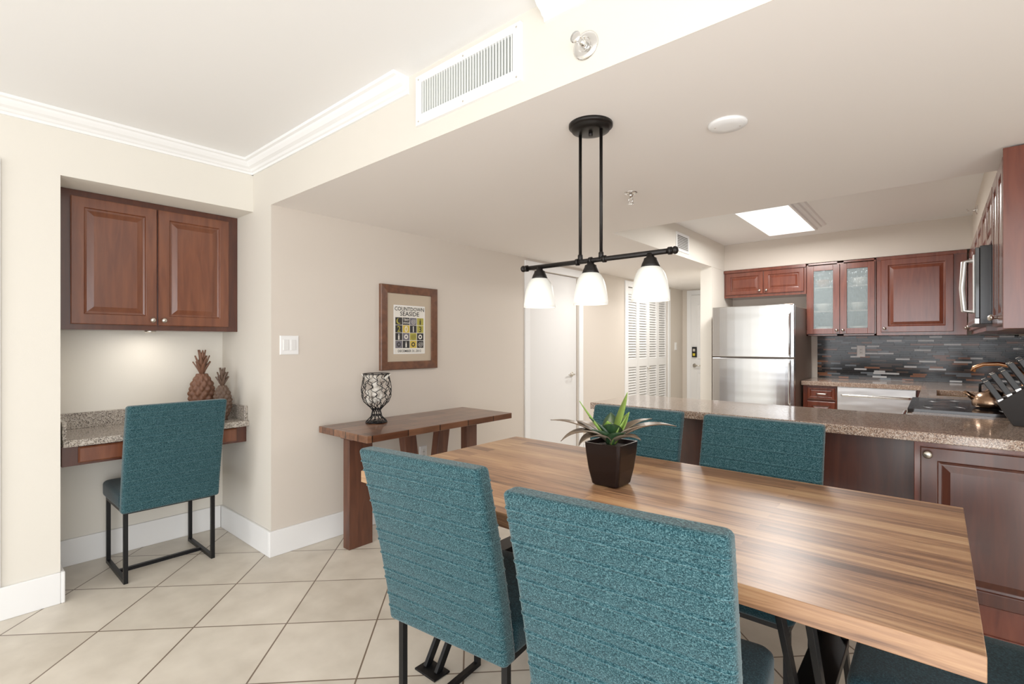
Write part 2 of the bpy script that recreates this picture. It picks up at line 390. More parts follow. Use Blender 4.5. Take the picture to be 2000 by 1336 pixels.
# ------------------------------------------------------------ vents, sprinklers etc
mb = MB('air_vent')
x0,x1,z0,z1 = -1.672,-1.099,2.215,2.42; yf = YB-.002
mb.box(x0,x1,yf-.003,yf,z0,z1,TRIM)
for a in ((x0,x1,z0,z0+.042),(x0,x1,z1-.03,z1),(x0,x0+.035,z0+.042,z1-.03),(x1-.035,x1,z0+.042,z1-.03)): mb.box(a[0],a[1],yf-.014,yf-.003,a[2],a[3],TRIM)
mb.box(x0+.035,x1-.035,yf-.0045,yf-.003,z0+.042,z1-.03,plain('vent_dark',rgb(34,44,42),.8))
n = 34
FIN = plain('vent_fin', rgb(225,228,223), .5)
for i in range(n):
    x = x0+.044+(x1-x0-.088)*i/(n-1)
    mb.box(x-.0031,x+.0031,yf-.0115,yf-.0045,z0+.042,z1-.03,FIN)
for x in (x0+.018,x1-.018,(x0+x1)/2):
    for z in ((z0+.015),(z1-.015)): mb.lathe([(.004,0),(.003,.002)], (x,yf-.014,z), NICKEL, 10, -Y_)
mb.done()
mb = MB('air_vent')
mb.rect((-1.888,4.60,2.185), Y_, Z_, X_, .32, .18, [(0,0),(0,.008),(.02,.010),(.022,.003)], TRIM, plain('vent_gap', rgb(120,118,112),.8))
for k in range(9): mb.bar((-1.882,4.625,2.212+k*.016),(-1.882,4.895,2.212+k*.016), .01, .002, TRIM, up=Vector((1,0,1)).normalized())
mb.done()
def sprinkler(p, N, r=.042, sc=1.0):
    mb = MB('fire_sprinkler'); N = Vector(N)
    mb.lathe([(r,0),(r,.003),(r*.92,.006),(r*.6,.012),(r*.5,.010),(r*.42,.004)], p, CHROME, 28, N)
    mb.lathe([(.011,.002),(.011,.022),(.007,.024),(.007,.034)], p, CHROME, 14, N)
    t = N.cross(Z_) if abs(N.z) < .5 else X_
    p = Vector(p)
    for sg in (-1,1): mb.tube([p+N*.03+t*.004*sg, p+N*.038+t*.014*sg, p+N*.05+t*.011*sg, p+N*.06], .0028, CHROME, 6)
    mb.lathe([(.006,.056),(.018,.060),(.018,.0615),(.004,.062)], p, CHROME, 12, N)
    mb.done()
sprinkler((-.842,YB-.002,2.238), -Y_, .045)
sprinkler((-1.302,2.544,ZS), -Z_, .036)
sprinkler((-2.6,5.3,ZS), -Z_, .036)
sprinkler((.24,5.3,2.34), -X_, .036)
mb = MB('smoke_detector')
mb.lathe([(.070,0),(.070,.006),(.064,.012),(.03,.014),(0,.0145)], (-.61,1.984,ZS), TRIM, 40, -Z_)
for sg in (-1,1): mb.lathe([(.003,.0125),(.003,.0145)], (-.61+.04*sg,1.984+.02*sg,ZS), NICKEL, 8, -Z_)
mb.done()
LENS = plain('fluorescent_lens', (1,1,1,1), .4, emit=(1,.97,.93,1), estr=1.3)
mb = MB('ceiling_light_fixture')
lx0,lx1,ly0,ly1 = -1.28,-.885,4.36,5.49
R = []
for o_, z in ((.085,ZK),(.075,ZK-.012),(.05,ZK-.02),(.045,ZK-.035),(.02,ZK-.045),(.015,ZK-.06),(0,ZK-.062)):
    R.append([(lx0-o_,ly0-o_,z),(lx1+o_,ly0-o_,z),(lx1+o_,ly1+o_,z),(lx0-o_,ly1+o_,z)])
mb.loft(R, TRIM, True, False); mb.f([mb.v(p) for p in R[-1]], LENS)
mb.done()

# ------------------------------------------------------------ switches / outlets
def plate(name, o, U, N, gang=1, outlet=False):
    mb = MB(name); w = .072+.046*(gang-1); h = .118; U = Vector(U); N = Vector(N); o = Vector(o)-U*w/2-Z_*h/2
    mb.rect(o, U, Z_, N, w, h, [(0,0),(0,.004),(.004,.007)], TRIM)
    for g in range(gang):
        c = o+U*(.036+.046*g-.0165)+Z_*(h/2-.033)
        mb.rect(c, U, Z_, N, .033, .066, [(0,.007),(0,.009),(.002,.0105)], DOORW)
        if outlet:
            for dz in (.018,.048):
                for du in (.010,.020): mb.rect(c+U*du+Z_*(dz-.005), U, Z_, N, .003, .010, [(0,.0105),(0,.0108)], DARK)
    mb.done()
plate('light_switch', (XD,1.455,1.287), Y_, X_, 2)
plate('light_switch', (XD,7.50,1.25), Y_, X_, 1)
plate('electrical_outlet', (XD,2.52,.43), Y_, X_, 1, True)
plate('electrical_outlet', (-.605,6.343,1.215), X_, -Y_, 1, True)

# ------------------------------------------------------------ nook: cabinet, desk, pineapples
mb = MB('wall_cabinet')
cx = -3.587
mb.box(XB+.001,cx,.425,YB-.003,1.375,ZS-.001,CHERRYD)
mb.door((cx,.49,1.405), Y_, Z_, X_, .393, .70, CHERRY)
mb.door((cx,.890,1.405), Y_, Z_, X_, .393, .70, CHERRY)
mb.knob((cx+.02,.858,1.437), X_, NICKEL); mb.knob((cx+.02,.915,1.437), X_, NICKEL)
mb.lathe([(.03,0),(.03,.008),(.02,.012)], (-3.66,.87,1.375), NICKEL, 20, -Z_)
mb.done(.0015)
mb = MB('built_in_desk')
mb.box(XB+.001,-3.395,.437,YB-.003,.762,.797,GRAN2)
mb.box(XB+.001,XB+.021,.437,YB-.003,.797,.89,GRAN2)
mb.box(XB+.021,-3.42,.437,.455,.797,.89,GRAN2); mb.box(XB+.021,-3.42,YB-.023,YB-.003,.797,.89,GRAN2)
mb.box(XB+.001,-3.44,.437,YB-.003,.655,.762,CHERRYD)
mb.rect((-3.44,.50,.668), Y_, Z_, X_, .78, .085, [(0,0),(0,.012),(.008,.018)], CHERRY)
mb.done(.002)

def leaf(mb, base, az, L, e0, e1, w, m, thick=.0015, n=10, fold=.25, wp=.8, peak=.15):
    p = Vector(base); h = Vector((math.cos(az),math.sin(az),0)); sd = Vector((-math.sin(az),math.cos(az),0)); R = []
    for i in range(n+1):
        t = i/n; e = e0+(e1-e0)*t
        d = h*math.cos(e)+Z_*math.sin(e); nn = -h*math.sin(e)+Z_*math.cos(e)
        ww = w*max(.03, (math.sin(math.pi*min(1,(t*(1-peak)+peak)))**wp))*(.5)
        R.append([p-sd*ww+nn*ww*fold, p-nn*thick, p+sd*ww+nn*ww*fold, p+nn*thick])
        p = p+d*(L/n)
    mb.loft(R, m, True, True, True)
def pineapple(name, c, h, r, col):
    mb = MB(name); PM = plain('carved_wood_'+str(h), col, .55, bump=.5, bscale=40)
    bh = h*.62; n = 72; R = []
    mb.lathe([(r*.55,0),(r*.6,.006),(r*.45,.012)], c, PM, 24)
    for i in range(61):
        t = i/60; z = .008+t*bh; rr = r*(math.sin(math.pi*(.10+.83*t))**.62)
        ring = []
        for k in range(n):
            a = 2*math.pi*k/n
            d = abs(math.sin(5*a+t*14))*abs(math.sin(5*a-t*14))
            q = rr*(.86+.22*d)
            ring.append((c[0]+q*math.cos(a), c[1]+q*math.sin(a), c[2]+z))
        R.append(ring)
    mb.loft(R, PM, True, True, True)
    for L in range(3):
        m_ = 7
        for k in range(m_):
            a = 2*math.pi*(k+.5*L)/m_
            leaf(mb, (c[0],c[1],c[2]+bh*.96), a, h*(.24+.07*L), math.radians(66+9*L), math.radians(58+12*L), r*.45, PM, thick=.004)
    mb.done()
pineapple('wooden_pineapple', (-3.70,1.165,.798), .47, .078, rgb(108,70,50))
pineapple('wooden_pineapple', (-3.56,1.240,.798), .35, .056, rgb(90,68,54))

# ------------------------------------------------------------ chairs
def rrect(w, t, r, n=5):
    pts = []
    for cxs, cys, a0 in ((1,1,0),(-1,1,90),(-1,-1,180),(1,-1,270)):
        for k in range(n+1):
            a = math.radians(a0+90*k/n); pts.append((cxs*(w/2-r)+r*math.cos(a), cys*(t/2-r)+r*math.sin(a)))
    return pts
def chair_mesh():
    mb = MB('dining_chair'); W = .475
    h0, h1 = .385, .972; y0, y1 = -.195, -.325; T = .062
    rows = []; rr = .013
    def add(z, dt=0., ins=0., m=TEAL): rows.append((z, dt, ins, m))
    for k in range(5):
        a = math.radians(90*k/4); add(h0+rr*(1-math.cos(a)), 0, rr*(1-math.sin(a)))
    rid = [.435,.478,.535,.566,.622,.668,.702,.760,.800,.852,.902,.932]
    for z in rid:
        add(z-.008); add(z-.0032,-.001); add(z-.0012,.0036,0,TEALR); add(z+.0012,.0036); add(z+.0032,-.0016); add(z+.008)
    for k in range(5):
        a = math.radians(90*k/4); add(h1-rr*(1-math.sin(a)), 0, rr*(1-math.cos(a)))
    R = []
    for z, dt, ins, m in rows:
        t = (z-h0)/(h1-h0); yc = y0+(y1-y0)*(t**1.25)
        R.append([(x, y+yc, z) for x, y in rrect(W-2*ins, T+2*dt-2*ins, max(.006,.018-ins*.9))])
    mb.loft(R, [r[3] for r in rows], True, True, True)
    R = []
    z0, z1 = .395, .488; rr = .022
    prof = [(z0+rr*(1-math.cos(math.radians(a))), rr*(1-math.sin(math.radians(a)))) for a in (0,30,60,90)]
    prof += [(z1-rr*(1-math.sin(math.radians(a))), rr*(1-math.cos(math.radians(a)))) for a in (0,30,60,90)]
    for z, ins in prof: R.append([(x, y+.03, z) for x, y in rrect(W-2*ins, .44-2*ins, .035-ins*.5)])
    R.append([(x, y+.03, z1+.006) for x, y in rrect(W-.14, .30, .03)])
    mb.loft(R, TEALD, True, True, True)
    q = .020
    X0, ya, yb = .212, -.185, .215
    for sx in (-1,1):
        for y in (ya,yb): mb.box(sx*X0-q/2,sx*X0+q/2,y-q/2,y+q/2,0,.395,BLACK)
        mb.box(sx*X0-q/2,sx*X0+q/2,ya+q/2,yb-q/2,0,q,BLACK); mb.box(sx*X0-q/2,sx*X0+q/2,ya+q/2,yb-q/2,.375,.395,BLACK)
    for y in (ya,yb): mb.box(-X0+q/2,X0-q/2,y-q/2,y+q/2,.375,.395,BLACK)
    mb.box(-X0+q/2,X0-q/2,-.01,.01,0.001,q,BLACK)
    return mb.mesh()
CM = chair_mesh()
for loc, rz in (((-1.173,1.238,0),6),((-.538,1.198,0),6),((-1.153,2.0,0),180),((-.577,2.0,0),180),((.08,1.68,0),90)):
    place('dining_chair', CM, 0, 2, loc, math.radians(rz))
place('desk_chair', CM, 0, 2, (-3.515,.893,0), math.radians(90))

# ------------------------------------------------------------ dining table
mb = MB('dining_table')
mb.box(-1.85,.066,1.18,2.20,.713,.76,TABLE)
for xc in (-1.52,-.255):
    for dx in (-.032,.032):
        x = xc+dx
        for ya, ym in ((1.29,1.51),(2.09,1.87)):
            mb.bar((x,ya,.706),(x,ym,.355),.030,.016,BLACK,up=X_); mb.bar((x,ym,.36),(x,ya,.004),.030,.016,BLACK,up=X_)
    mb.box(xc-.045,xc+.045,1.50,1.88,.34,.37,BLACK)
    mb.box(xc-.06,xc+.06,1.26,2.12,.705,.713,BLACK)
    mb.box(xc-.06,xc+.06,1.25,1.33,0,.008,BLACK); mb.box(xc-.06,xc+.06,2.05,2.13,0,.008,BLACK)
mb.done(.002)

# plant
POT = plain('pot_bronze', rgb(30,20,18), .3, .4)
GREEN = plain('leaf_green', rgb(136,172,72), .4, Specular_IOR_Level=.5)
DGREEN = plain('leaf_dark_green', rgb(44,72,44), .35)
BRZ = plain('leaf_bronze', rgb(134,118,100), .3, .4)
mb = MB('potted_plant')
c = Vector((-.949,1.695,.761))
def sq(h, z, r=.012): return [(c.x+x, c.y+y, c.z+z) for x, y in rrect(2*h, 2*h, r, 3)]
mb.loft([sq(.050,0),sq(.056,.006),sq(.066,.06),(sq(.073,.12)),sq(.076,.162),sq(.070,.162),sq(.066,.145)], POT)
mb.loft([sq(.066,.14),sq(.04,.15)], plain('soil',rgb(50,40,30),.9))
b0 = (c.x,c.y,c.z+.145); D = math.radians
for az, L, e0, e1, w, m_, pk in (
    (42,.215,62,86,.085,GREEN,.05),(30,.13,58,70,.085,GREEN,.05),(218,.21,50,60,.050,GREEN,.1),(60,.15,50,66,.07,GREEN,.05),(120,.15,60,40,.07,DGREEN,.1),(300,.12,70,35,.085,DGREEN,.1),
    (330,.12,50,15,.07,DGREEN,.1),(250,.12,55,15,.07,DGREEN,.1),(280,.11,78,55,.065,GREEN,.1),(225,.14,62,40,.07,DGREEN,.1),
    (38,.27,44,-14,.062,BRZ,.05),(50,.20,54,4,.060,BRZ,.05),(222,.22,50,-46,.066,BRZ,.05),(205,.26,42,-4,.048,BRZ,.05),(238,.16,54,-55,.07,BRZ,.05),
    (192,.17,54,5,.06,BRZ,.05),(350,.15,48,-18,.055,BRZ,.05),(90,.18,40,0,.05,BRZ,.05),(150,.17,40,0,.05,BRZ,.05),(14,.16,54,10,.06,BRZ,.05)):
    leaf(mb, b0, D(az), L, D(e0), D(e1), w, m_, n=14, fold=.35, wp=.9, peak=pk)
mb.done()

# ------------------------------------------------------------ console + vase
mb = MB('console_table')
mb.box(-3.05,-2.50,1.635,2.92,.718,.76,CONS)
mb.box(-2.90,-2.76,1.70,2.86,.69,.718,CONSL)
mb.bar((-2.83,1.785,.69),(-2.83,1.785,0),.07,.17,CONSL,up=Y_)
mb.bar((-2.83,2.78,.69),(-2.83,2.78,0),.07,.11,CONSL,up=Y_)
mb.bar((-2.83,2.17,.69),(-2.83,2.27,.0),.07,.10,CONSL,up=Y_)
mb.bar((-2.83,2.50,.69),(-2.83,2.40,.0),.07,.10,CONSL,up=Y_)
mb.done(.003)
mb = MB('wire_goblet_vase')
vc = Vector((-2.90,1.97,.761))
def vr(z):
    P = [(0,.070),(.012,.066),(.04,.036),(.085,.026),(.105,.045),(.14,.082),(.18,.098),(.23,.100),(.28,.092),(.315,.086),(.33,.088)]
    for (a,ra),(b,rb) in zip(P,P[1:]):
        if z <= b: return ra+(rb-ra)*(z-a)/(b-a)
    return P[-1][1]
for sg in (-1,1):
    for k in range(10):
        pts = []
        for i in range(25):
            z = .10+.23*i/24; a = 2*math.pi*k/10+sg*(i/24)*1.5+.12*math.sin(i*1.3+k)
            pts.append(vc+Vector((vr(z)*math.cos(a),vr(z)*math.sin(a),z)))
        mb.tube(pts, .0024, BLACK, 5)
for k in range(12):
    pts = []
    for i in range(10):
        z = .004+.10*i/9; a = 2*math.pi*k/12+(i/9)*.8
        pts.append(vc+Vector((vr(z)*math.cos(a),vr(z)*math.sin(a),z)))
    mb.tube(pts, .003, BLACK, 5)
for z, r in ((.004,.070),(.33,.088),(.09,.027),(.05,.033)):
    mb.tube([vc+Vector((r*math.cos(a*math.pi/16),r*math.sin(a*math.pi/16),z)) for a in range(32)], .0035, BLACK, 6, True)
mb.lathe([(.066,.0),(.066,.006),(.03,.012)], vc, BLACK, 24)
SH = plain('white_shell', rgb(226,220,210), .5)
for i in range(30):
    a = random.random()*6.28; z = .14+.17*random.random(); r = random.random()*.055
    mb.ball(vc+Vector((r*math.cos(a),r*math.sin(a),z)), .030, SH, (random.uniform(.5,1.1),random.uniform(.4,1),random.uniform(.4,.9)), 10)
for a in (.6,2.2,4.0): mb.lathe([(.014,0),(.010,.03),(.004,.06),(0,.065)], vc+Vector((.05*math.cos(a),.05*math.sin(a),.29)), SH, 8, Vector((math.cos(a),math.sin(a),.8)).normalized())
mb.done()

# ------------------------------------------------------------ framed poster
FR = wood('walnut_frame', rgb(84,52,36), rgb(116,74,50), (3,10,10), .4, .2)
mb = MB('framed_poster')
mb.rect((XD,2.113,1.10), Y_, Z_, X_, .538, .632, [(0,0),(0,.022),(.006,.028),(.058,.024),(.062,.012)], FR, plain('mat_board', rgb(190,174,152), .8))
PAP = plain('poster_paper', rgb(232,228,218), .7); PB = plain('poster_black', rgb(40,38,38), .7); PO = plain('poster_olive', rgb(168,160,64), .7)
PY = plain('poster_yellow', rgb(206,178,70), .7); PG = plain('poster_grey', rgb(108,104,112), .7)
px, pz = 2.238, 1.224; pw, ph = .283, .355
mb.rect((XD+.012,px-.006,pz-.006), Y_, Z_, X_, pw+.012, ph+.012, [(0,0),(0,.0006)], TRIM)
mb.rect((XD+.0126,px,pz), Y_, Z_, X_, pw, ph, [(0,0),(0,.0006)], PAP)
o = XD+.0132
mb.text('COUNTDOWN', .041, (o,px+pw/2,pz+ph-.035), Y_, Z_, X_, PB, sx=.98)
mb.text('SEASIDE', .046, (o,px+pw/2,pz+ph-.073), Y_, Z_, X_, PB, sx=1.1)
mb.text('DECEMBER 31, 2012', .026, (o,px+pw/2,pz+.007), Y_, Z_, X_, PB, sx=.98)
cw = .0665; ch = .0585
cols = [[PB,PB,PG,PO],[PB,PY,PB,PO],[PB,PG,PO,PB],[PG,PB,PY,PB]]
for r_ in range(4):
    for q_ in range(4):
        y = px+.007+q_*cw+q_*.001; z = pz+ph-.085-(r_+1)*ch
        mb.rect((o,y+.002,z+.002), Y_, Z_, X_, cw-.003, ch-.003, [(0,0),(0,.0004)], cols[r_][q_])
        cc = (o+.0004, y+cw/2, z+ch/2)
        if r_ == 1: mb.text('2013'[q_], .062, (o+.0004,y+cw/2,z+.008), Y_, Z_, X_, [PO,PAP,PAP,PB][q_])
        elif (r_,q_) == (0,0):
            mb.lathe([(.022,0),(.022,.0004)], cc, PO, 20, X_); mb.lathe([(.019,.0004),(.019,.0008)], (cc[0],cc[1]+.008,cc[2]+.004), PB, 20, X_)
        elif (r_,q_) == (0,1):
            mb.text('TINY', .024, (o+.0004,y+cw/2,z+.032), Y_, Z_, X_, PAP); mb.text('UNCLE', .019, (o+.0004,y+cw/2,z+.011), Y_, Z_, X_, PAP)
        elif (r_,q_) in ((0,2),(2,2),(3,3)):
            mb.tube([Vector((cc[0]+.0005,cc[1],cc[2]))+(Y_*math.cos(t*.5)+Z_*math.sin(t*.5))*(.002+.0008*t) for t in range(28)], .0012, PAP if r_ != 2 else PB, 5)
        elif (r_,q_) in ((0,3),(2,0),(3,1)):
            m_ = PB if r_ == 0 else PAP
            mb.rect((cc[0],cc[1]-.006,cc[2]-.022), Y_, Z_, X_, .012, .03, [(0,0),(0,.0004)], m_); mb.rect((cc[0],cc[1]-.003,cc[2]+.008), Y_, Z_, X_, .006, .014, [(0,0),(0,.0004)], m_)
        else:
            mb.lathe([(.018,0),(.018,.0004)], cc, PAP if r_ != 3 else PB, 20, X_); mb.lathe([(.009,.0004),(.009,.0008)], cc, cols[r_][q_], 16, X_)
mb.done()

# ------------------------------------------------------------ pendant light
GL, gnt, gb = newmat('frosted_glass_shade')
setp(gb, Base_Color=(.80,.80,.74,1), Roughness=.35, Emission_Color=(1,.95,.86,1), Emission_Strength=.55)
sx_ = gnt.nodes.new('ShaderNodeSeparateXYZ'); tc = gnt.nodes.new('ShaderNodeTexCoord'); gnt.links.new(tc.outputs['Object'], sx_.inputs[0])
mr = gnt.nodes.new('ShaderNodeMapRange'); gnt.links.new(sx_.outputs[2], mr.inputs[0])
mr.inputs[1].default_value = 1.54; mr.inputs[2].default_value = 1.46; mr.inputs[3].default_value = .0; mr.inputs[4].default_value = .34
gnt.links.new(mr.outputs[0], gb.inputs['Emission Strength'])
mb = MB('pendant_light')
py = 1.653; pcx = -1.015; bz = 1.618
mb.lathe([(.084,0),(.084,.010),(.078,.014),(.074,.016),(.072,.024),(.050,.030),(0,.031)], (pcx,py,ZS), BRONZE, 40, -Z_)
for x in (-1.062,-.969):
    mb.tube([(x,py,ZS-.025),(x,py,bz)], .0062, BRONZE, 12)
    mb.lathe([(.010,0),(.010,.025),(.006,.03)], (x,py,bz), BRONZE, 12)
mb.tube([(pcx-.0,py,ZS-.028),(pcx,py,ZS-.045)], .008, BRONZE, 10)
mb.tube([(-1.345,py,bz),(-.685,py,bz)], .0095, BRONZE, 14)
for x in (-1.350,-.680):
    mb.ball((x,py,bz), .014, BRONZE, (.8,1,1))
for x in (-1.332,-.698,-1.075,-.955,-1.015): mb.tube([(x-.006,py,bz),(x+.006,py,bz)], .0135, BRONZE, 14)
for x in (-1.262,-1.015,-.770):
    mb.lathe([(.012,1.618),(.014,1.604),(.022,1.600),(.024,1.592),(.030,1.580),(.033,1.570),(.031,1.568)], (x,py,0), BRONZE, 24)
    mb.lathe([(.028,1.572),(.040,1.562),(.050,1.545),(.058,1.520),(.063,1.490),(.066,1.462),(.0665,1.449),(.063,1.449),(.060,1.485),(.054,1.52),(.036,1.558),(.02,1.565)], (x,py,0), GL, 36, cap=False)
mb.done()

# ------------------------------------------------------------ kitchen
K = CHERRYK
YU = 6.02; ZT = 2.135; ZB = 1.375
def dknob(mb, x, z): mb.knob((x,YU-.02,z), -Y_, NICKEL, .014)
mb = MB('kitchen_wall_cabinet')
mb.box(-1.885,-1.052,YU,6.349,1.82,ZT,K)
for x in (-1.862,-1.462): mb.door((x,YU,1.85), X_, Z_, -Y_, .392, .25, K, k=.8)
dknob(mb,-1.50,1.885); dknob(mb,-1.43,1.885)
mb.box(-1.887,-1.052,YU-.022,YU,ZT-.03,ZT,K)
mb.done(.0015)
mb = MB('glass_front_cabinet')
ga, gb_ = -1.048, -.452
INT = plain('cabinet_interior', rgb(150,140,128), .6)
for b in ((ga,ga+.018,YU,6.349,ZB,ZT),(gb_-.018,gb_,YU,6.349,ZB,ZT),(ga,gb_,YU,6.349,ZB,ZB+.018),(ga,gb_,YU,6.349,ZT-.018,ZT)): mb.box(*b,K)
mb.box(ga+.018,gb_-.018,6.33,6.349,ZB+.018,ZT-.018,INT)
for z in (1.62,1.87): mb.box(ga+.018,gb_-.018,YU+.02,6.33,z,z+.015,INT)
mb.box(ga+.27,ga+.33,YU,YU+.02,ZB,ZT,K)
GP, g2, gbb = newmat('rain_glass')
setp(gbb, Base_Color=(.46,.56,.58,1), Roughness=.06, Alpha=.30)
v = g2.nodes.new('ShaderNodeTexVoronoi'); v.inputs['Scale'].default_value = 60; mp = mapped(g2,(1,1,.4)); g2.links.new(mp.outputs[0], v.inputs['Vector'])
bp = g2.nodes.new('ShaderNodeBump'); bp.inputs['Strength'].default_value = .8; bp.inputs['Distance'].default_value = .006
g2.links.new(v.outputs['Distance'], bp.inputs['Height']); g2.links.new(bp.outputs[0], gbb.inputs['Normal'])
for x in (ga+.012, ga+.302):
    w_ = .282; z0 = ZB+.02; h_ = ZT-ZB-.05
    for b in ((x,x+.055,z0,z0+h_),(x+w_-.055,x+w_,z0,z0+h_),(x+.055,x+w_-.055,z0,z0+.055),(x+.055,x+w_-.055,z0+h_-.055,z0+h_)): mb.box(b[0],b[1],YU-.02,YU,b[2],b[3],K)
    mb.box(x+.055,x+w_-.055,YU-.012,YU-.008,z0+.055,z0+h_-.055,GP)
dknob(mb,ga+.272,ZB+.055); dknob(mb,ga+.325,ZB+.055)
CER = plain('bowl_ceramic', rgb(226,222,212), .3); CERO = plain('bowl_wood', rgb(170,110,60), .4)
for x, z, m_ in ((-.92,1.885,CERO),(-.60,1.885,CER),(-.92,1.635,CER),(-.62,1.635,CER),(-.9,1.393,CER),(-.6,1.393,CER)):
    mb.lathe([(.03,0),(.05,.01),(.085,.06),(.09,.08),(.08,.075),(.04,.015)], (x,6.17,z), m_, 20)
mb.done(.0015)
mb = MB('kitchen_wall_cabinet')
mb.box(-.448,.205,YU,6.349,ZB,ZT,K)
mb.door((-.415,YU,ZB+.03), X_, Z_, -Y_, .53, .70, K)
mb.knob((-.385,YU-.02,ZB+.065), -Y_, NICKEL, .014)
mb.box(-.448,.205,YU-.018,YU,ZT-.03,ZT,K)
mb.done(.0015)
XR = .235
mb = MB('kitchen_wall_cabinet')
mb.box(XR,.559,3.0,3.548,1.362,ZT,K)
mb.door((XR,3.53,1.38), -Y_, Z_, -X_, .255, .73, K); mb.door((XR,3.27,1.38), -Y_, Z_, -X_, .255, .73, K)
mb.knob((XR-.02,3.30,1.42), -X_, NICKEL, .014); mb.knob((XR-.02,3.24,1.42), -X_, NICKEL, .014)
mb.box(XR-.02,.559,2.985,3.0,1.362,ZT,K)
mb.done(.0015)
mb = MB('kitchen_wall_cabinet')
mb.box(XR,.559,3.552,4.308,1.81,ZT,K)
for y in (3.92,4.30): mb.door((XR,y,1.83), -Y_, Z_, -X_, .36, .28, K, k=.8)
mb.done(.0015)
mb = MB('kitchen_wall_cabinet')
mb.box(XR,.559,4.312,6.018,ZB,ZT,K)
for y in (4.74,5.16,5.58,6.0): mb.door((XR,y,ZB+.03), -Y_, Z_, -X_, .40, .70, K); mb.knob((XR-.02,y-.03,ZB+.06), -X_, NICKEL, .014)
mb.done(.0015)
mb = MB('microwave_oven')
MWD = plain('microwave_black', rgb(26,27,30), .18)
mb.box(.17,.559,3.553,4.307,1.40,1.808,MWD)
mb.box(.152,.17,3.553,4.307,1.43,1.80,GLASSBLK)
mb.box(.150,.17,3.553,4.307,1.40,1.43,STEEL)
mb.box(.146,.153,3.60,3.66,1.46,1.77,STEELL)
mb.tube([(.150,3.66,1.745),(.112,3.66,1.74),(.104,3.66,1.60),(.112,3.66,1.475),(.150,3.66,1.47)], .013, STEELL, 10)
mb.done(.003)
one('tile_backsplash', [(-1.0,.559,6.343,6.349,.921,ZB)], SPLASH)
one('tile_backsplash', [(.553,.559,2.99,6.343,.921,1.36)], SPLASH)
zt, zb = .92, .878
mb = MB('granite_countertop')
mb.box(-1.69,.552,2.745,3.38,zb,zt,GRAN)
mb.box(-.10,.552,3.38,3.548,zb,zt,GRAN); mb.box(-.10,.552,4.312,4.72,zb,zt,GRAN)
mb.box(-.10,.0,4.72,5.30,zb,zt,GRAN); mb.box(.40,.552,4.72,5.30,zb,zt,GRAN); mb.box(-.10,.552,5.30,6.342,zb,zt,GRAN)
mb.box(-1.04,-.10,5.70,6.342,zb,zt,GRAN)
mb.done(.004)
mb = MB('kitchen_sink')
SK = plain('sink_tan', rgb(196,170,142), .3)
mb.box(-.012,-.002,4.708,5.312,.70,.877,SK); mb.box(.402,.412,4.708,5.312,.70,.877,SK); mb.box(-.002,.402,4.708,4.718,.70,.877,SK); mb.box(-.002,.402,5.302,5.312,.70,.877,SK); mb.box(-.002,.402,4.718,5.302,.70,.71,SK)
mb.lathe([(.04,.71),(.04,.713),(.02,.712)], (.2,5.0,0), NICKEL, 20)
mb.done()
COP = plain('copper_bronze', rgb(186,140,104), .25, 1)
mb = MB('kitchen_faucet')
mb.lathe([(.03,0),(.03,.01),(.02,.03),(.018,.12)], (.47,5.0,.92), COP, 20)
mb.tube([(.47,5.0,1.02),(.46,5.0,1.08),(.42,5.0,1.13),(.34,5.0,1.15),(.26,5.0,1.145),(.21,5.0,1.12),(.20,5.0,1.09)], [.016,.015,.015,.014,.014,.016,.017], COP, 12)
mb.tube([(.47,5.0,1.05),(.49,4.95,1.10)], .009, COP, 8)
mb.done()
mb = MB('peninsula_cabinet')
mb.box(-.076,.558,2.79,3.36,0,zb-.001,K)
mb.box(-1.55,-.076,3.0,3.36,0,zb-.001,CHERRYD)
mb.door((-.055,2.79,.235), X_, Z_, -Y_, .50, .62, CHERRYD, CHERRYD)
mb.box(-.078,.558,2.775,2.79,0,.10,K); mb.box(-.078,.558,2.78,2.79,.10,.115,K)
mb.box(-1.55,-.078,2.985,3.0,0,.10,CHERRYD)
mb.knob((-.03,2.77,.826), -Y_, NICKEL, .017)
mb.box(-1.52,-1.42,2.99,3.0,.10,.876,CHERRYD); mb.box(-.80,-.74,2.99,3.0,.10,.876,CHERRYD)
mb.done(.002)
mb = MB('kitchen_base_cabinet')
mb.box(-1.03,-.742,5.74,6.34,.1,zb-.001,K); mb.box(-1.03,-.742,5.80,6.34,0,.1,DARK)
mb.rect((-.99,5.74,.74), X_, Z_, -Y_, .235, .12, [(0,0),(0,.016),(.01,.02),(.022,.02),(.026,.012),(.035,.016)], K)
mb.door((-.99,5.74,.13), X_, Z_, -Y_, .235, .59, K, k=.7)
mb.tube([(-.91,5.72,.80),(-.90,5.70,.797),(-.83,5.70,.797),(-.82,5.72,.80)], .006, NICKEL, 8)
mb.done(.0015)
mb = MB('dishwasher')
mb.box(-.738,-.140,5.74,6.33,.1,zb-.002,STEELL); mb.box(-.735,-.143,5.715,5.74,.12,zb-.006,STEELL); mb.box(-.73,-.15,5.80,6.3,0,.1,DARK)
mb.tube([(-.70,5.715,.80),(-.69,5.675,.80),(-.19,5.675,.80),(-.18,5.715,.80)], .011, CHROME, 10)
mb.done(.003)
mb = MB('kitchen_base_cabinet')
for y0, y1 in ((3.382,3.546),(4.314,4.700),(5.32,6.34)):
    mb.box(-.06,.55,y0,y1,.1,zb-.001,K)
mb.box(-.06,.55,4.70,5.32,.1,.69,K); mb.box(-.06,-.02,4.70,5.32,.69,.877,K)
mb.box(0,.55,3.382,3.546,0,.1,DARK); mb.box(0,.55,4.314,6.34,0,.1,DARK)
for y in (4.69,5.0,5.31,5.66): mb.door((-.06,y,.13), -Y_, Z_, -X_, .30, .70, K)
mb.box(-.136,-.06,5.74,6.34,.1,zb-.001,K)
mb.done(.0015)
mb = MB('kitchen_range')
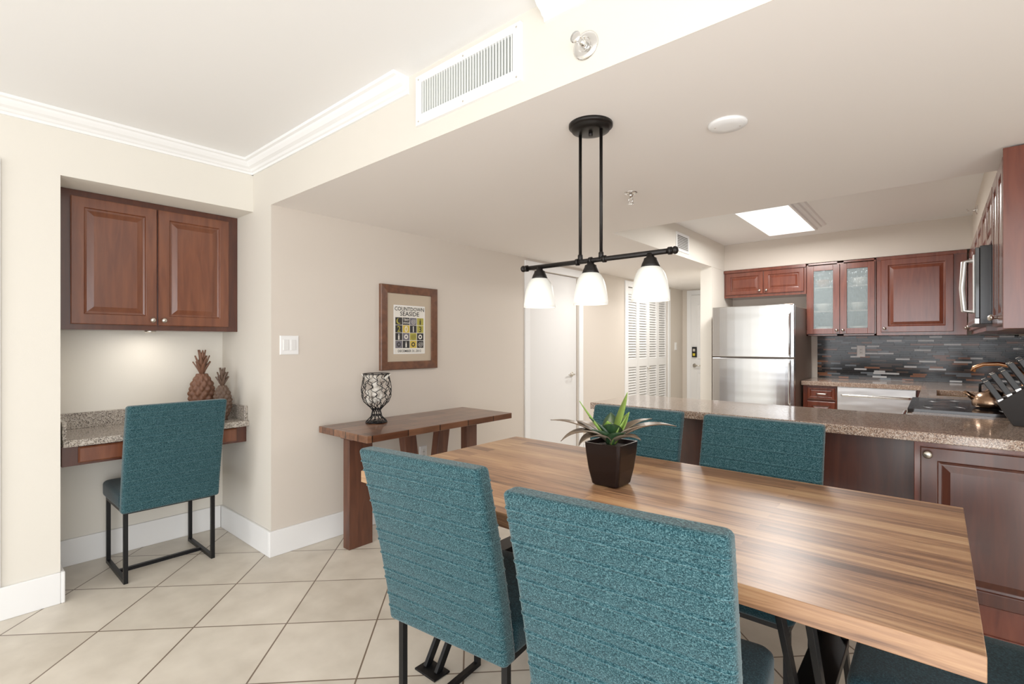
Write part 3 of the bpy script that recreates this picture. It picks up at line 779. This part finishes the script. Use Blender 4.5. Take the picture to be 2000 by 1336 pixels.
mb.box(-.10,.55,3.551,4.309,.03,.90,STEEL)
mb.box(-.125,.55,3.549,4.311,.915,.935,GLASSBLK); mb.box(-.10,.55,3.551,4.309,.90,.915,BLACK)
mb.box(-.125,-.10,3.56,4.30,.28,.80,GLASSBLK)
mb.tube([(-.125,3.62,.84),(-.16,3.62,.84),(-.16,4.24,.84),(-.125,4.24,.84)], .012, CHROME, 10)
RNG = plain('burner_ring', rgb(80,80,84), .3)
for x, y, r in ((.03,3.73,.09),(.03,4.12,.075),(.33,3.73,.075),(.33,4.12,.09)):
    mb.tube([(x+r*math.cos(a*math.pi/20),y+r*math.sin(a*math.pi/20),.9352) for a in range(40)], .0015, RNG, 4, True)
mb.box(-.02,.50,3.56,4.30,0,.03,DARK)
mb.done(.003)
mb = MB('tea_kettle')
kc = (.235,3.85,.938)
KET = plain('kettle_metal', rgb(170,140,116), .2, 1)
mb.lathe([(.070,0),(.084,.008),(.088,.03),(.080,.06),(.055,.085),(.03,.095),(.026,.10),(.01,.104),(.012,.115),(0,.12)], kc, KET, 36)
mb.tube([(kc[0]-.07,kc[1],kc[2]+.045),(kc[0]-.10,kc[1],kc[2]+.07),(kc[0]-.118,kc[1],kc[2]+.085)], [.016,.012,.009], KET, 12)
mb.tube([(kc[0]-.05,kc[1],kc[2]+.08),(kc[0]-.05,kc[1],kc[2]+.13),(kc[0],kc[1],kc[2]+.155),(kc[0]+.05,kc[1],kc[2]+.13),(kc[0]+.05,kc[1],kc[2]+.08)], .007, BLACK, 10)
mb.done()
mb = MB('knife_block')
KB = plain('block_wood_black', rgb(26,20,18), .7)
HND = plain('knife_handle_black', rgb(14,14,16), .45)
kb = Vector((.315,3.28,.921)); dr = Vector((-.50,0,.86)).normalized()
mb.loft([[kb+Vector((-.05,-.06,0)),kb+Vector((.14,-.06,0)),kb+Vector((.14,.06,0)),kb+Vector((-.05,.06,0))],
         [kb+Vector((-.10,-.06,.10)),kb+Vector((.04,-.06,.22)),kb+Vector((.04,.06,.22)),kb+Vector((-.10,.06,.10))]], KB)
for i in range(5):
    for j in range(3):
        p = kb+Vector((-.088+.029*i,-.04+.04*j,.11+.026*i))
        L = .10+.012*((i+j) % 2)
        mb.bar(p, p+dr*L, .022, .015, HND, up=Y_); mb.bar(p-dr*.01, p+dr*.008, .023, .016, CHROME, up=Y_); mb.bar(p+dr*L, p+dr*(L+.003), .018, .012, CHROME, up=Y_)
mb.done(.002)
# fridge
mb = MB('refrigerator')
fx0, fx1, fy = -1.82, -1.045, 5.40
mb.box(fx0+.01,fx1-.006,fy+.06,6.30,.02,1.665,FRSIDE)
def fdoor(z0, z1):
    n = 10
    pts = [(fx0,fy+.055),(fx0,fy+.015)]+[(fx0+(fx1-fx0)*i/n, fy+.015-.015*math.sin(math.pi*i/n)**.5) for i in range(1,n)]+[(fx1,fy+.015),(fx1,fy+.055)]
    mb.loft([[(x,y,z) for x,y in pts] for z in (z0,z1)], STEEL)
fdoor(1.158,1.678); fdoor(.06,1.146)
for z0, z1 in ((1.17,1.60),(.70,1.13)):
    mb.tube([(fx1-.035,fy+.01,z0),(fx1-.035,fy-.035,z0+.015),(fx1-.035,fy-.035,z1-.015),(fx1-.035,fy+.01,z1)], .009, STEEL, 10)
mb.box(fx1-.09,fx1-.01,fy+.01,fy+.08,1.668,1.685,FRSIDE)
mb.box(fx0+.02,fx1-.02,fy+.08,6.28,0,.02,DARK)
mb.done(.006)

# ------------------------------------------------------------ lights
def area(name, loc, rot, sx, sy, e, col=(1,1,1)):
    l = bpy.data.lights.new(name, 'AREA'); l.shape = 'RECTANGLE'; l.size = sx; l.size_y = sy; l.energy = e; l.color = col
    o = bpy.data.objects.new(name, l); S.collection.objects.link(o); o.location = loc; o.rotation_euler = rot
def pt(name, loc, e, col=(1,.85,.7), r=.03):
    l = bpy.data.lights.new(name, 'POINT'); l.energy = e; l.color = col; l.shadow_soft_size = r
    o = bpy.data.objects.new(name, l); S.collection.objects.link(o); o.location = loc
R_ = math.radians
area('window_daylight', (-.8,YW+.03,1.2), (R_(90),0,0), 4.6, 2.2, 112, (.98,.985,1))
area('side_fill_lamp', (1.66,-.9,1.15), (R_(90),0,R_(90)), 3.2, 1.9, 66, (.99,.99,1))  # added fill lamp out of view, brightens the left walls and nook
area('uplight_fill_lamp', (.45,-.85,.12), (R_(180-15),0,0), 2.0, 1.4, 38, (1,.985,.965))  # unseen upward lamp added behind the camera to lift soffit and ceiling
area('kitchen_fluorescent', (-1.08,4.92,ZK-.07), (0,0,0), .38, 1.1, 40, (1,.97,.93))
area('hall_ceiling_lamp', (-2.5,6.3,2.13), (0,0,0), .3, .3, 13, (1,.97,.93))
area('hall_ceiling_lamp_b', (-2.45,4.6,2.13), (0,0,0), .3, .3, 8, (1,.97,.93))
for x in (-1.262,-1.015,-.770): pt('pendant_bulb', (x,py,1.50), 1.4)
area('under_cabinet_lamp', (-3.66,.87,1.36), (0,0,0), .06, .06, .8, (1,.93,.84))
W = bpy.data.worlds.new('World'); S.world = W; W.use_nodes = True
bg = W.node_tree.nodes['Background']; bg.inputs[0].default_value = (.88,.93,1,1); bg.inputs[1].default_value = 1.4

cam = bpy.data.cameras.new('camera'); co = bpy.data.objects.new('camera', cam); S.collection.objects.link(co)
co.location = (0,0,1.30); co.rotation_euler = (math.radians(90),0,math.radians(40.55))
cam.lens = 36*970/2000; cam.sensor_width = 36; cam.shift_y = .001; cam.clip_start = .02
S.camera = co
